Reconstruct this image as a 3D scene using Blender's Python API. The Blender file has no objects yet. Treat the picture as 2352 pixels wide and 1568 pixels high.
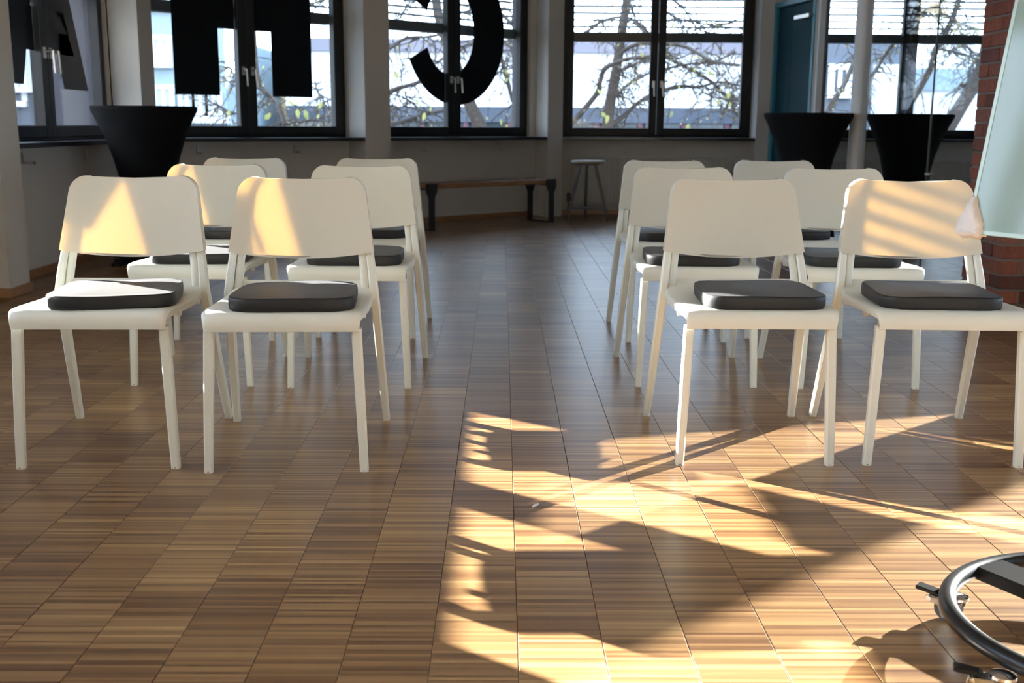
import bpy, bmesh, math, random
from mathutils import Vector, Matrix
random.seed(7)
S = bpy.context.scene
COL = S.collection
R = math.radians

# ------------------------------------------------------------------ camera
CAM_H = 0.96555; PITCH = 0.193904; ROLL = 0.0065952; YAW = 0.0103131; FPX = 2530.29
def cam_axes():
    cy, sy, cp, sp = math.cos(YAW), math.sin(YAW), math.cos(PITCH), math.sin(PITCH)
    f = Vector((sy*cp, cy*cp, -sp)); r0 = Vector((cy, -sy, 0)); u0 = r0.cross(f)
    r = r0*math.cos(ROLL)+u0*math.sin(ROLL); u = u0*math.cos(ROLL)-r0*math.sin(ROLL)
    return r, u, f
AR, AU, AF = cam_axes()
cam = bpy.data.cameras.new('camera'); cam_o = bpy.data.objects.new('camera', cam); COL.objects.link(cam_o)
cam.sensor_width = 36; cam.lens = 36*FPX/2352; cam.clip_start = .05; cam.clip_end = 500
m = Matrix((AR, AU, -AF)).transposed().to_4x4(); m.translation = Vector((0, 0, CAM_H)); cam_o.matrix_world = m
cam.dof.use_dof = True; cam.dof.focus_distance = 2.9; cam.dof.aperture_fstop = 6.0
S.camera = cam_o
def at(px, py, Y):
    d = AF + AR*((px-1176)/FPX) - AU*((py-784)/FPX)
    return Vector((0, 0, CAM_H)) + d*(Y/d.y)

# ------------------------------------------------------------------ world, suns, exposure
SUN_B, SUN_A, SKY = 108.0, 60.0, 8.6
W = bpy.data.worlds.new('world'); S.world = W; W.use_nodes = True
wn = W.node_tree; wn.nodes.clear()
wo = wn.nodes.new('ShaderNodeOutputWorld'); wb = wn.nodes.new('ShaderNodeBackground'); wc = wn.nodes.new('ShaderNodeTexCoord')
ws = wn.nodes.new('ShaderNodeSeparateXYZ'); wr = wn.nodes.new('ShaderNodeValToRGB')
wr.color_ramp.elements[0].position = .0; wr.color_ramp.elements[0].color = (.42, .46, .5, 1)
wr.color_ramp.elements[1].position = 1.; wr.color_ramp.elements[1].color = (.55, .72, 1, 1)
e = wr.color_ramp.elements.new(.5); e.color = (.68, .83, 1, 1)
mr = wn.nodes.new('ShaderNodeMapRange'); mr.inputs[1].default_value = -.6; mr.inputs[2].default_value = .6
wn.links.new(wc.outputs['Generated'], ws.inputs[0]); wn.links.new(ws.outputs['Z'], mr.inputs[0])
wn.links.new(mr.outputs[0], wr.inputs[0]); wn.links.new(wr.outputs[0], wb.inputs[0]); wb.inputs[1].default_value = SKY
wn.links.new(wb.outputs[0], wo.inputs[0])
def sun(name, az_travel, elev, power, color):
    l = bpy.data.lights.new(name, 'SUN'); l.energy = power; l.color = color; l.angle = R(.36)
    o = bpy.data.objects.new(name, l); COL.objects.link(o)
    a = R(az_travel); d = Vector((math.cos(a)*math.cos(R(elev)), math.sin(a)*math.cos(R(elev)), -math.sin(R(elev))))
    o.rotation_euler = d.to_track_quat('-Z', 'Y').to_euler(); return o
sun('sun', -36.5, 14.6, SUN_B, (1, .95, .87))
sun('sun_reflected_by_glass_facade', -140.2, 14.6, SUN_A, (1, .96, .90))
S.view_settings.view_transform = 'Standard'; S.view_settings.look = 'None'
S.view_settings.exposure = 0.0; S.view_settings.gamma = 1.0; S.view_settings.use_curve_mapping = False
S.cycles.max_bounces = 10; S.cycles.diffuse_bounces = 6; S.cycles.glossy_bounces = 4; S.cycles.transparent_max_bounces = 16
S.cycles.transmission_bounces = 6; S.cycles.sample_clamp_indirect = 8.0; S.cycles.caustics_reflective = False; S.cycles.caustics_refractive = False

# ------------------------------------------------------------------ materials
def newmat(name):
    mt = bpy.data.materials.new(name); mt.use_nodes = True
    nt = mt.node_tree; p = nt.nodes['Principled BSDF']; return mt, nt, p
def N(nt, t, **kw):
    n = nt.nodes.new(t)
    for k, v in kw.items(): setattr(n, k, v)
    return n
def noise_bump(nt, p, scale, strength, dist=.002, detail=3, coord='Object', stretch=None):
    tc = N(nt, 'ShaderNodeTexCoord'); nz = N(nt, 'ShaderNodeTexNoise'); b = N(nt, 'ShaderNodeBump')
    nz.inputs['Scale'].default_value = scale; nz.inputs['Detail'].default_value = detail
    b.inputs['Strength'].default_value = strength; b.inputs['Distance'].default_value = dist
    src = tc.outputs[coord]
    if stretch:
        mp = N(nt, 'ShaderNodeMapping'); mp.inputs['Scale'].default_value = stretch
        nt.links.new(src, mp.inputs[0]); src = mp.outputs[0]
    nt.links.new(src, nz.inputs['Vector']); nt.links.new(nz.outputs[0], b.inputs['Height']); nt.links.new(b.outputs[0], p.inputs['Normal'])
    return nz
def mat(name, col, rough=.5, metal=0, spec=.5, bump=None, vary=None, coat=0):
    mt, nt, p = newmat(name)
    p.inputs['Base Color'].default_value = (*col, 1); p.inputs['Roughness'].default_value = rough
    p.inputs['Metallic'].default_value = metal; p.inputs['Specular IOR Level'].default_value = spec
    if coat: p.inputs['Coat Weight'].default_value = coat; p.inputs['Coat Roughness'].default_value = .05
    nz = noise_bump(nt, p, *bump) if bump else None
    if vary:
        if nz is None:
            tc = N(nt, 'ShaderNodeTexCoord'); nz = N(nt, 'ShaderNodeTexNoise'); nz.inputs['Scale'].default_value = 6
            nt.links.new(tc.outputs['Object'], nz.inputs['Vector'])
        cr = N(nt, 'ShaderNodeValToRGB'); cr.color_ramp.elements[0].position = .3; cr.color_ramp.elements[1].position = .7
        cr.color_ramp.elements[0].color = (*col, 1); cr.color_ramp.elements[1].color = (*vary, 1)
        nt.links.new(nz.outputs[0], cr.inputs[0]); nt.links.new(cr.outputs[0], p.inputs['Base Color'])
    return mt
M = {}
M['plaster'] = mat('plaster', (.66, .64, .60), .85, bump=(90, .12, .002))
M['ceiling'] = mat('ceiling_paint', (.78, .77, .74), .9, bump=(60, .1, .002))
M['frame'] = mat('anthracite_frame', (.007, .008, .011), .5, spec=.35, bump=(400, .04, .0005))
M['sill'] = mat('dark_stone_sill', (.012, .013, .018), .28, bump=(200, .05, .0005))
M['metal'] = mat('brushed_metal', (.62, .61, .58), .3, 1, bump=(300, .03, .0004))
M['chrome'] = mat('polished_chrome', (.8, .8, .8), .12, 1, bump=(200, .01, .0002))
M['rail'] = mat('blind_rail_grey', (.09, .095, .10), .5, bump=(200, .03, .0004))
M['slat'] = mat('blind_slat_grey', (.24, .25, .26), .45, bump=(200, .03, .0004))
M['film'] = mat('black_letter_film', (.003, .004, .006), .3, spec=.14, bump=(30, .02, .0004))
M['tablecloth'] = mat('black_stretch_fabric', (.004, .0045, .006), .85, spec=.12, bump=(600, .25, .0006))
M['black_steel'] = mat('black_steel', (.012, .013, .016), .42, bump=(500, .12, .0004))
M['black_powder'] = mat('black_powder_coat', (.010, .011, .012), .30, spec=.28, bump=(900, .05, .0003))
M['rubber'] = mat('grey_rubber', (.07, .07, .07), .6, bump=(300, .05, .0004))
M['zinc'] = mat('zinc_plated_steel', (.55, .53, .48), .28, 1, bump=(300, .04, .0003))
M['teal'] = mat('teal_paint', (.008, .050, .075), .6, spec=.12, bump=(200, .04, .0005))
M['teal_light'] = mat('light_teal_paint', (.03, .20, .30), .4, bump=(200, .04, .0005))
M['white_paint'] = mat('white_painted_metal', (.84, .85, .87), .45, bump=(200, .04, .0005))
M['radiator'] = mat('radiator_enamel', (.52, .51, .47), .45, bump=(200, .03, .0004))
M['stool_wood'] = mat('stool_seat_wood', (.30, .24, .18), .35, bump=(40, .1, .0006))
M['grey_steel'] = mat('grey_stool_steel', (.075, .085, .10), .4, .3, bump=(300, .05, .0004))
M['cloth'] = mat('white_cotton', (.78, .72, .68), .9, bump=(300, .35, .0015))
M['lint'] = mat('white_lint', (.8, .8, .78), .9, bump=(300, .3, .0005))
M['mortar'] = mat('grey_mortar', (.17, .15, .135), .95, bump=(150, .4, .002))
M['groove'] = mat('floor_joint_dark', (.06, .038, .025), .9, bump=(150, .1, .001))

def wood(name, c1, c2, c3, rough=.4):
    mt, nt, p = newmat(name); tc = N(nt, 'ShaderNodeTexCoord'); mp = N(nt, 'ShaderNodeMapping'); mp.inputs['Scale'].default_value = (1.5, 22, 22)
    nz = N(nt, 'ShaderNodeTexNoise'); nz.inputs['Scale'].default_value = 3; nz.inputs['Detail'].default_value = 5
    cr = N(nt, 'ShaderNodeValToRGB'); cr.color_ramp.elements[0].color = (*c1, 1); cr.color_ramp.elements[1].color = (*c3, 1)
    cr.color_ramp.elements[0].position = .3; cr.color_ramp.elements[1].position = .72
    e = cr.color_ramp.elements.new(.5); e.color = (*c2, 1)
    nt.links.new(tc.outputs['Object'], mp.inputs[0]); nt.links.new(mp.outputs[0], nz.inputs['Vector'])
    nt.links.new(nz.outputs[0], cr.inputs[0]); nt.links.new(cr.outputs[0], p.inputs['Base Color']); p.inputs['Roughness'].default_value = rough
    return mt
M['oak'] = wood('oak_skirting', (.20, .10, .045), (.28, .15, .07), (.34, .19, .09))
M['bench_wood'] = wood('bench_wood', (.16, .08, .035), (.24, .13, .06), (.33, .19, .09), .5)
M['bark'] = wood('tree_bark', (.020, .015, .012), (.042, .031, .024), (.085, .064, .050), .9)

# parquet: narrow oak lamellas lying across each strip (object space: x across, y along the strip)
def parquet():
    mt, nt, p = newmat('industrial_parquet'); L = nt.links
    g = N(nt, 'ShaderNodeTexCoord'); oi = N(nt, 'ShaderNodeObjectInfo'); sx = N(nt, 'ShaderNodeSeparateXYZ'); L.new(g.outputs['Object'], sx.inputs[0])
    def math_(op, a, b=None):
        n = N(nt, 'ShaderNodeMath', operation=op)
        for i, v in enumerate((a, b)):
            if v is None: continue
            if isinstance(v, (int, float)): n.inputs[i].default_value = v
            else: L.new(v, n.inputs[i])
        return n.outputs[0]
    off = math_('MULTIPLY', oi.outputs['Random'], 37.0)
    yy = math_('DIVIDE', math_('ADD', sx.outputs['Y'], off), .0092)
    idx = math_('FLOOR', yy); fr = math_('FRACT', yy)
    cmb = N(nt, 'ShaderNodeCombineXYZ'); L.new(idx, cmb.inputs[0]); L.new(off, cmb.inputs[1])
    wn_ = N(nt, 'ShaderNodeTexWhiteNoise', noise_dimensions='2D'); L.new(cmb.outputs[0], wn_.inputs['Vector'])
    # slow drift along the strip (boards laid in bundles)
    bun = N(nt, 'ShaderNodeCombineXYZ'); L.new(math_('FLOOR', math_('DIVIDE', idx, 14.0)), bun.inputs[0]); L.new(off, bun.inputs[1])
    wb_ = N(nt, 'ShaderNodeTexWhiteNoise', noise_dimensions='2D'); L.new(bun.outputs[0], wb_.inputs['Vector'])
    gr = N(nt, 'ShaderNodeTexNoise'); mp = N(nt, 'ShaderNodeMapping'); mp.inputs['Scale'].default_value = (9, 420, 1)
    L.new(g.outputs['Object'], mp.inputs[0]); L.new(mp.outputs[0], gr.inputs['Vector']); gr.inputs['Scale'].default_value = 1; gr.inputs['Detail'].default_value = 4
    t = math_('ADD', math_('ADD', math_('MULTIPLY', wn_.outputs['Value'], .52), math_('MULTIPLY', wb_.outputs['Value'], .26)), math_('MULTIPLY', gr.outputs[0], .25))
    cr = N(nt, 'ShaderNodeValToRGB'); L.new(t, cr.inputs[0]); els = cr.color_ramp.elements
    els[0].position = .10; els[0].color = (.080, .033, .0145, 1); els[1].position = .92; els[1].color = (.40, .255, .118, 1)
    for pos, c in ((.28, (.125, .062, .026)), (.48, (.183, .098, .042)), (.68, (.248, .143, .062)), (.80, (.308, .184, .080))):
        e = els.new(pos); e.color = (*c, 1)
    L.new(cr.outputs[0], p.inputs['Base Color'])
    ro = N(nt, 'ShaderNodeMapRange'); L.new(gr.outputs[0], ro.inputs[0]); ro.inputs[3].default_value = .26; ro.inputs[4].default_value = .42
    L.new(ro.outputs[0], p.inputs['Roughness']); p.inputs['Specular IOR Level'].default_value = .34
    # lamella edges as fine relief
    ed = math_('MINIMUM', fr, math_('SUBTRACT', 1.0, fr)); ed = math_('MINIMUM', math_('MULTIPLY', ed, 9.0), 1.0)
    h = math_('ADD', ed, math_('MULTIPLY', wn_.outputs['Value'], .5))
    b = N(nt, 'ShaderNodeBump'); b.inputs['Strength'].default_value = .12; b.inputs['Distance'].default_value = .0005; L.new(h, b.inputs['Height']); L.new(b.outputs[0], p.inputs['Normal'])
    return mt
M['parquet'] = parquet()

def brickmat():
    mt, nt, p = newmat('red_brick'); oi = N(nt, 'ShaderNodeObjectInfo'); cr = N(nt, 'ShaderNodeValToRGB'); els = cr.color_ramp.elements
    els[0].color = (.115, .045, .038, 1); els[1].color = (.33, .085, .045, 1)
    for pos, c in ((.25, (.25, .07, .045)), (.5, (.29, .095, .06)), (.7, (.17, .06, .055)), (.85, (.31, .12, .085))): e = els.new(pos); e.color = (*c, 1)
    mx = N(nt, 'ShaderNodeMix', data_type='RGBA', blend_type='MULTIPLY'); mx.inputs[0].default_value = .6
    nz = noise_bump(nt, p, 60, .5, .003)
    nt.links.new(oi.outputs['Random'], cr.inputs[0]); nt.links.new(cr.outputs[0], mx.inputs[6]); nt.links.new(nz.outputs[0], mx.inputs[7])
    nt.links.new(mx.outputs[2], p.inputs['Base Color']); p.inputs['Roughness'].default_value = .9
    return mt
M['brick'] = brickmat()

def plastic():
    mt, nt, p = newmat('white_plastic'); p.inputs['Base Color'].default_value = (.78, .795, .72, 1); p.inputs['Roughness'].default_value = .42
    noise_bump(nt, p, 900, .08, .0003); return mt
M['plastic'] = plastic()
def thin_plastic():            # 4 mm shell that lets sunlight glow through
    mt, nt, p = newmat('thin_white_plastic'); p.inputs['Base Color'].default_value = (.78, .795, .72, 1); p.inputs['Roughness'].default_value = .42
    noise_bump(nt, p, 900, .08, .0003)
    t = N(nt, 'ShaderNodeBsdfTranslucent'); t.inputs[0].default_value = (.86, .60, .26, 1); mx = N(nt, 'ShaderNodeMixShader'); mx.inputs[0].default_value = .245
    o = nt.nodes['Material Output']; nt.links.new(p.outputs[0], mx.inputs[1]); nt.links.new(t.outputs[0], mx.inputs[2]); nt.links.new(mx.outputs[0], o.inputs[0]); return mt
M['thin_plastic'] = thin_plastic()
def cushion_mat():
    mt, nt, p = newmat('charcoal_felt');     p.inputs['Base Color'].default_value = (.010, .010, .011, 1); p.inputs['Roughness'].default_value = .5
    p.inputs['Specular IOR Level'].default_value = .3; p.inputs['Sheen Weight'].default_value = .06; p.inputs['Sheen Roughness'].default_value = .4
    p.inputs['Sheen Tint'].default_value = (.5, .5, .55, 1)
    noise_bump(nt, p, 700, .35, .0008); return mt
M['cushion'] = cushion_mat()
def glass(name, tint, refl=1.0, rough=0.0, trans=1.0):
    mt = bpy.data.materials.new(name); mt.use_nodes = True; nt = mt.node_tree; nt.nodes.clear()
    o = N(nt, 'ShaderNodeOutputMaterial'); tr = N(nt, 'ShaderNodeBsdfTransparent'); gl = N(nt, 'ShaderNodeBsdfGlossy'); mx = N(nt, 'ShaderNodeMixShader'); f = N(nt, 'ShaderNodeFresnel')
    tr.inputs[0].default_value = (*tint, 1); gl.inputs['Roughness'].default_value = rough; f.inputs[0].default_value = 1.45
    mm = N(nt, 'ShaderNodeMath', operation='MULTIPLY'); mm.inputs[1].default_value = refl
    nt.links.new(f.outputs[0], mm.inputs[0]); nt.links.new(mm.outputs[0], mx.inputs[0]); nt.links.new(tr.outputs[0], mx.inputs[1]); nt.links.new(gl.outputs[0], mx.inputs[2]); nt.links.new(mx.outputs[0], o.inputs[0]); return mt
M['glass'] = glass('window_glass', (.96, .98, .98), .6)
M['partition_glass'] = glass('partition_glass', (.97, .98, .98), .12)
def board_mat():
    mt, nt, p = newmat('white_backed_glass'); p.inputs['Base Color'].default_value = (.29, .375, .34, 1); p.inputs['Roughness'].default_value = .09
    p.inputs['Coat Weight'].default_value = .3; p.inputs['Coat Roughness'].default_value = .08
    t = N(nt, 'ShaderNodeBsdfTranslucent'); t.inputs[0].default_value = (.6, .8, .72, 1); mx = N(nt, 'ShaderNodeMixShader'); mx.inputs[0].default_value = .18
    noise_bump(nt, p, 3, .01, .0005)
    o = nt.nodes['Material Output']; nt.links.new(p.outputs[0], mx.inputs[1]); nt.links.new(t.outputs[0], mx.inputs[2]); nt.links.new(mx.outputs[0], o.inputs[0]); return mt
M['board'] = board_mat()
M['board_edge'] = mat('glass_edge', (.42, .55, .50), .15, bump=(50, .01, .0003))
M['partition_edge'] = mat('grey_glass_edge', (.10, .12, .12), .3, bump=(50, .01, .0003))
# outside
M['f_white'] = mat('white_render', (.86, .87, .88), .9, vary=(.82, .83, .85), bump=(2, .1, .01))
M['f_lilac'] = mat('lilac_fascia', (.17, .16, .19), .8, bump=(4, .1, .01))
M['f_grey'] = mat('blue_grey_cladding', (.05, .062, .085), .7, bump=(3, .1, .01))
M['f_blue'] = mat('pale_blue_render', (.22, .29, .335), .9, bump=(2, .1, .01))
M['f_yellow'] = mat('pale_yellow_render', (.52, .46, .30), .9, bump=(2, .1, .01))
M['f_slate'] = mat('blue_slate_roof', (.13, .165, .21), .7, bump=(8, .4, .02))
M['f_dark'] = mat('dark_grey_render', (.028, .030, .040), .9, bump=(3, .1, .01))
M['f_mid'] = mat('mid_grey_render', (.095, .108, .13), .9, bump=(3, .1, .01))
M['f_pane'] = mat('dark_window_pane', (.03, .04, .05), .15, bump=(1, .02, .01))
M['f_pane_light'] = mat('bright_window_pane', (.36, .44, .50), .2, bump=(1, .02, .01))
M['f_trim'] = mat('white_window_trim', (.75, .75, .75), .7, bump=(3, .05, .01))
M['f_red'] = mat('dark_red_post', (.09, .03, .05), .7, bump=(3, .05, .01))
M['street'] = mat('asphalt_ground', (.12, .12, .12), .95, bump=(3, .3, .02))
M['leaf'] = mat('autumn_leaf', (.17, .21, .05), .6, vary=(.26, .23, .06), bump=(8, .2, .01))
M['dry_leaf'] = mat('dry_leaf', (.22, .17, .09), .8, vary=(.30, .26, .10), bump=(8, .2, .01))

XYZ = Matrix(((1, 0, 0, 0), (0, 0, 1, 0), (0, 1, 0, 0), (0, 0, 0, 1)))   # prism outline laid flat on the ground
M['outer'] = mat('outer_grey_render', (.075, .075, .095), .9, bump=(30, .2, .003))
# ------------------------------------------------------------------ mesh helpers
class MB:
    def __init__(s): s.v = []; s.f = []
    def add(s, vs, fs):
        o = len(s.v); s.v += [tuple(v) for v in vs]; s.f += [tuple(i+o for i in f) for f in fs]
    def box(s, x0, x1, y0, y1, z0, z1, mtx=None):
        vs = [Vector((x, y, z)) for z in (z0, z1) for y in (y0, y1) for x in (x0, x1)]
        if mtx is not None: vs = [mtx @ v for v in vs]
        s.add(vs, [(0, 2, 3, 1), (4, 5, 7, 6), (0, 1, 5, 4), (2, 6, 7, 3), (0, 4, 6, 2), (1, 3, 7, 5)])
    def loft(s, rings, cap=True, closed=True):
        n = len(rings[0]); vs = [v for r in rings for v in r]; fs = []
        for i in range(len(rings)-1):
            for j in range(n if closed else n-1):
                k = (j+1) % n; fs.append((i*n+j, i*n+k, (i+1)*n+k, (i+1)*n+j))
        if cap: fs.append(tuple(range(n-1, -1, -1))); fs.append(tuple((len(rings)-1)*n+j for j in range(n)))
        s.add(vs, fs)
    def tube(s, pts, rad, n=8, cap=True):
        pts = [Vector(p) for p in pts]; rads = rad if isinstance(rad, (list, tuple)) else [rad]*len(pts); rings = []
        up = Vector((0, 0, 1))
        for i, p in enumerate(pts):
            d = (pts[min(i+1, len(pts)-1)]-pts[max(i-1, 0)]).normalized()
            a = d.cross(up)
            if a.length < .05: a = d.cross(Vector((1, 0, 0)))
            a.normalize(); b = d.cross(a).normalized()
            rings.append([p+(a*math.cos(2*math.pi*k/n)+b*math.sin(2*math.pi*k/n))*rads[i] for k in range(n)])
        s.loft(rings, cap)
    def rtube(s, pts, w, d, bev=.004, frames=None):
        # rounded rectangular bar through pts; w across local x, d across local y (axes kept world aligned)
        rings = []
        for i, p in enumerate(pts):
            ww = (w[i] if isinstance(w, (list, tuple)) else w)/2; dd = (d[i] if isinstance(d, (list, tuple)) else d)/2; b = min(bev, ww*.8, dd*.8)
            prof = [(-ww+b, -dd), (ww-b, -dd), (ww, -dd+b), (ww, dd-b), (ww-b, dd), (-ww+b, dd), (-ww, dd-b), (-ww, -dd+b)]
            rings.append([Vector((p[0]+x, p[1]+y, p[2])) for x, y in prof])
        s.loft(rings)
    def lathe(s, prof, n=32, c=(0, 0, 0)):
        rings = [[Vector((c[0]+r*math.cos(2*math.pi*k/n), c[1]+r*math.sin(2*math.pi*k/n), c[2]+z)) for k in range(n)] for r, z in prof]
        s.loft(rings)
    def prism(s, poly, a, b, mtx=None):
        # poly in local XZ plane extruded along Y from a to b
        n = len(poly); vs = [Vector((x, a, z)) for x, z in poly]+[Vector((x, b, z)) for x, z in poly]
        if mtx is not None: vs = [mtx @ v for v in vs]
        s.add(vs, [tuple(range(n)), tuple(range(2*n-1, n-1, -1))]+[((i+1) % n, i, n+i, n+(i+1) % n) for i in range(n)])
    def mesh(s, name, m, smooth=False, bevel=0, seg=2, angle=40):
        me = bpy.data.meshes.new(name); me.from_pydata(s.v, [], s.f); me.validate()
        bm = bmesh.new(); bm.from_mesh(me); bmesh.ops.recalc_face_normals(bm, faces=bm.faces)
        if bevel:
            es = [e for e in bm.edges if len(e.link_faces) == 2 and e.calc_face_angle(0) > R(angle)]
            bmesh.ops.bevel(bm, geom=es, offset=bevel, segments=seg, profile=.5, affect='EDGES', clamp_overlap=True)
        bm.to_mesh(me); bm.free()
        if smooth: me.shade_smooth() if hasattr(me, 'shade_smooth') else None
        if smooth: me.set_sharp_from_angle(angle=R(smooth if smooth > 1 else 40))
        me.materials.append(m); return me
    def obj(s, name, m, parent=None, **kw): return link(name, s.mesh(name, m, **kw), parent)
def link(name, me, parent=None, loc=None):
    o = bpy.data.objects.new(name, me); COL.objects.link(o)
    if parent: o.parent = parent
    if loc is not None: o.location = loc
    return o
def thing(name, label, cat, loc=(0, 0, 0), rz=0, group=None):
    o = bpy.data.objects.new(name, None); COL.objects.link(o); o.location = loc; o.rotation_euler = (0, 0, rz); o.empty_display_size = .1
    o['label'] = label; o['category'] = cat
    if group: o['group'] = group
    return o
def tag(o, label, cat, group=None):
    o['label'] = label; o['category'] = cat
    if group: o['group'] = group
    return o
def struct(o, label=None, cat=None):
    o['kind'] = 'structure'
    if label: o['label'] = label
    if cat: o['category'] = cat
    return o
def sroot(name, label=None, mtx=None, cat=None):
    o = bpy.data.objects.new(name, None); COL.objects.link(o); o.empty_display_size = .1
    if mtx is not None: o.matrix_world = mtx
    return struct(o, label, cat)
def kids(o): return [c for c in bpy.data.objects if c.parent == o]
def copy_tree(src, parent=None):
    c = src.copy(); COL.objects.link(c)
    if parent: c.parent = parent
    for ch in CH.get(src.name, kids(src)): copy_tree(ch, c)
    return c
CH = {}

# ------------------------------------------------------------------ wall frames: local X along the wall, local Y into the room, Z up
def wall_frame(origin, t):
    t = Vector((t[0], t[1], 0)).normalized(); n = Vector((t.y, -t.x, 0))
    mm = Matrix((t, n, Vector((0, 0, 1)))).transposed().to_4x4(); mm.translation = Vector((origin[0], origin[1], 0)); return mm
DIAG = wall_frame((-.785, 11.085), (.743, .669))
LEFT = wall_frame((-2.96, 0), (0, 1))                 # local x = world y
BACK = wall_frame((0, 12.25), (1, 0))                 # local x = world x
RIGHT = wall_frame((3.2, 0), (0, -1))                 # local x = -world y
FRONT = wall_frame((0, -3.0), (-1, 0))
CEIL = 3.12; SILLZ = .815; WZ0 = .845; WZ1 = 2.86

def wall(name, label, mtx, x0, x1, pillars, bays, prot=.27, back=-.14, outer=-.45, sillz=SILLZ, mt='plaster'):
    mb = MB(); ob = MB()
    # parapet under each bay, lintel above, and solid wall elsewhere
    edges = sorted(bays); cur = x0
    for a, b in edges:
        for q, y0, y1 in ((mb, back, 0), (ob, outer, back)):
            if a > cur+.001: q.box(cur, a, y0, y1, 0, CEIL)
            q.box(a, b, y0, y1, 0, sillz-.001); q.box(a, b, y0, y1, WZ1, CEIL)
        cur = b
    if x1 > cur+.001: mb.box(cur, x1, back, 0, 0, CEIL); ob.box(cur, x1, outer, back, 0, CEIL)
    for a, b in pillars: mb.box(a, b, -.01, prot, 0, CEIL)
    o = mb.obj(name, M[mt]); o.matrix_world = mtx; ob.obj('outer_leaf', M['outer'], o); return struct(o, label, 'wall')

# pillars and bays measured along each wall
A_BAY, B_BAY, C_BAY, D_BAY = (6.38, 8.60), (3.84, 6.11), (1.70, 3.55), (-.60, 1.44)
H_BAY, S_BAY = (-2.90, -.87), (-.587, 1.463)
W4_BAY, W5_BAY = (.656, 2.723), (3.385, 5.455)
wall('wall_left', 'white plastered wall with deep pillars along the left windows', LEFT, -3.0, 9.2,
     [(8.60, 8.95), (6.11, 6.38), (3.63, 3.90), (1.44, 1.70)], [A_BAY, B_BAY, C_BAY, D_BAY], prot=.22)
wall('wall_back_left', 'white plastered wall running diagonally behind the wooden bench', DIAG, -2.98, 1.72,
     [(-.87, -.587)], [H_BAY, S_BAY], outer=-.29)
wall('wall_back', 'white plastered back wall with the two right windows', BACK, .40, 6.2, [(2.723, 2.87)], [W4_BAY, W5_BAY], prot=.25)
mb = MB()   # corner pillars where the facade bends
mb.prism([(.483, 11.864), (.65, 12.0), (.656, 12.30), (.30, 12.25)], 0, CEIL, Matrix(((1, 0, 0, 0), (0, 0, 1, 0), (0, 1, 0, 0), (0, 0, 0, 1))))
o = mb.obj('wall_back_left_corner', M['plaster']); struct(o, 'white corner pillar between the round letter window and the right tree window', 'pillar')
mb = MB()
mb.prism([(-2.74, 8.90), (-2.745, 8.955), (-2.95, 9.18), (-3.2, 9.3), (-3.0, 8.90)], 0, CEIL, Matrix(((1, 0, 0, 0), (0, 0, 1, 0), (0, 1, 0, 0), (0, 0, 0, 1))))
o = mb.obj('wall_left_corner', M['plaster']); struct(o, 'white corner pillar left of the window with the H letter', 'pillar')

def window(name, label, mtx, bay, z0=WZ0, z1=WZ1, handles=True, sill_in=.27):
    a, b = bay; root = sroot(name, label, mtx, 'window'); mid = (a+b)/2
    mb = MB()
    for x0, x1, q0, q1 in ((a, a+.055, z0, z1), (b-.055, b, z0, z1), (a+.055, b-.055, z0, z0+.03), (a+.055, b-.055, z1-.06, z1)): mb.box(x0, x1, -.13, -.045, q0, q1)
    mb.obj('frame', M['frame'], root, bevel=.004, seg=1)
    gz0, gz1 = z0+.098, z1-.13
    for k, (x0, x1) in enumerate(((a+.045, mid-.004), (mid+.004, b-.045))):
        mb = MB(); st = .075
        lo = x0+(st if k == 0 else st+.005); hi = x1-(st+.005 if k == 0 else st)
        mb.box(x0, lo, -.11, -.03, z0+.02, z1-.05); mb.box(hi, x1, -.11, -.03, z0+.02, z1-.05)
        mb.box(lo, hi, -.11, -.03, z0+.02, gz0); mb.box(lo, hi, -.11, -.03, gz1, z1-.05)
        s = mb.obj('sash', M['frame'], root, bevel=.006, seg=2)
        g = MB(); g.box(lo-.01, hi+.01, -.084, -.078, gz0-.01, gz1+.01); g.obj('pane', M['glass'], s)
        if handles:
            h = MB(); hx = (hi+.04) if k == 0 else (lo-.04)
            h.box(hx-.014, hx+.014, -.03, -.02, 1.375, 1.445); h.tube([(hx, -.02, 1.42), (hx, .03, 1.42)], .009, 8)
            h.tube([(hx, .03, 1.425), (hx+(.012 if k else .006), .032, 1.28)], .0085, 8)
            h.obj('handle', M['metal'], s, smooth=True)['label'] = 'brushed metal turn handle'
    mb = MB(); mb.box(a-.0, b+.0, -.13, sill_in, SILLZ, SILLZ+.03); mb.obj('window_sill', M['sill'], root, bevel=.003, seg=1)
    return root
w_a = window('window_1', 'dark framed left window with parts of a black A letter', LEFT, A_BAY, sill_in=.21)
w_n = window('window_2', 'dark framed side window nearest the camera on the left wall', LEFT, B_BAY, sill_in=.21)
window('window_3', 'second side window on the left wall beside the camera', LEFT, C_BAY, sill_in=.21)
window('window_4', 'third side window on the left wall behind the camera', LEFT, D_BAY, sill_in=.21)
w_h = window('window_5', 'dark framed window with the big black H letter', DIAG, H_BAY)
w_s = window('window_6', 'dark framed window with the round black letter', DIAG, S_BAY)
window('window_7', 'dark framed window with tree branches and no lettering', BACK, W4_BAY, sill_in=.24)
window('window_8', 'dark framed window behind the glass partition beside the brick pier', BACK, W5_BAY, sill_in=.20)

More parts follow.
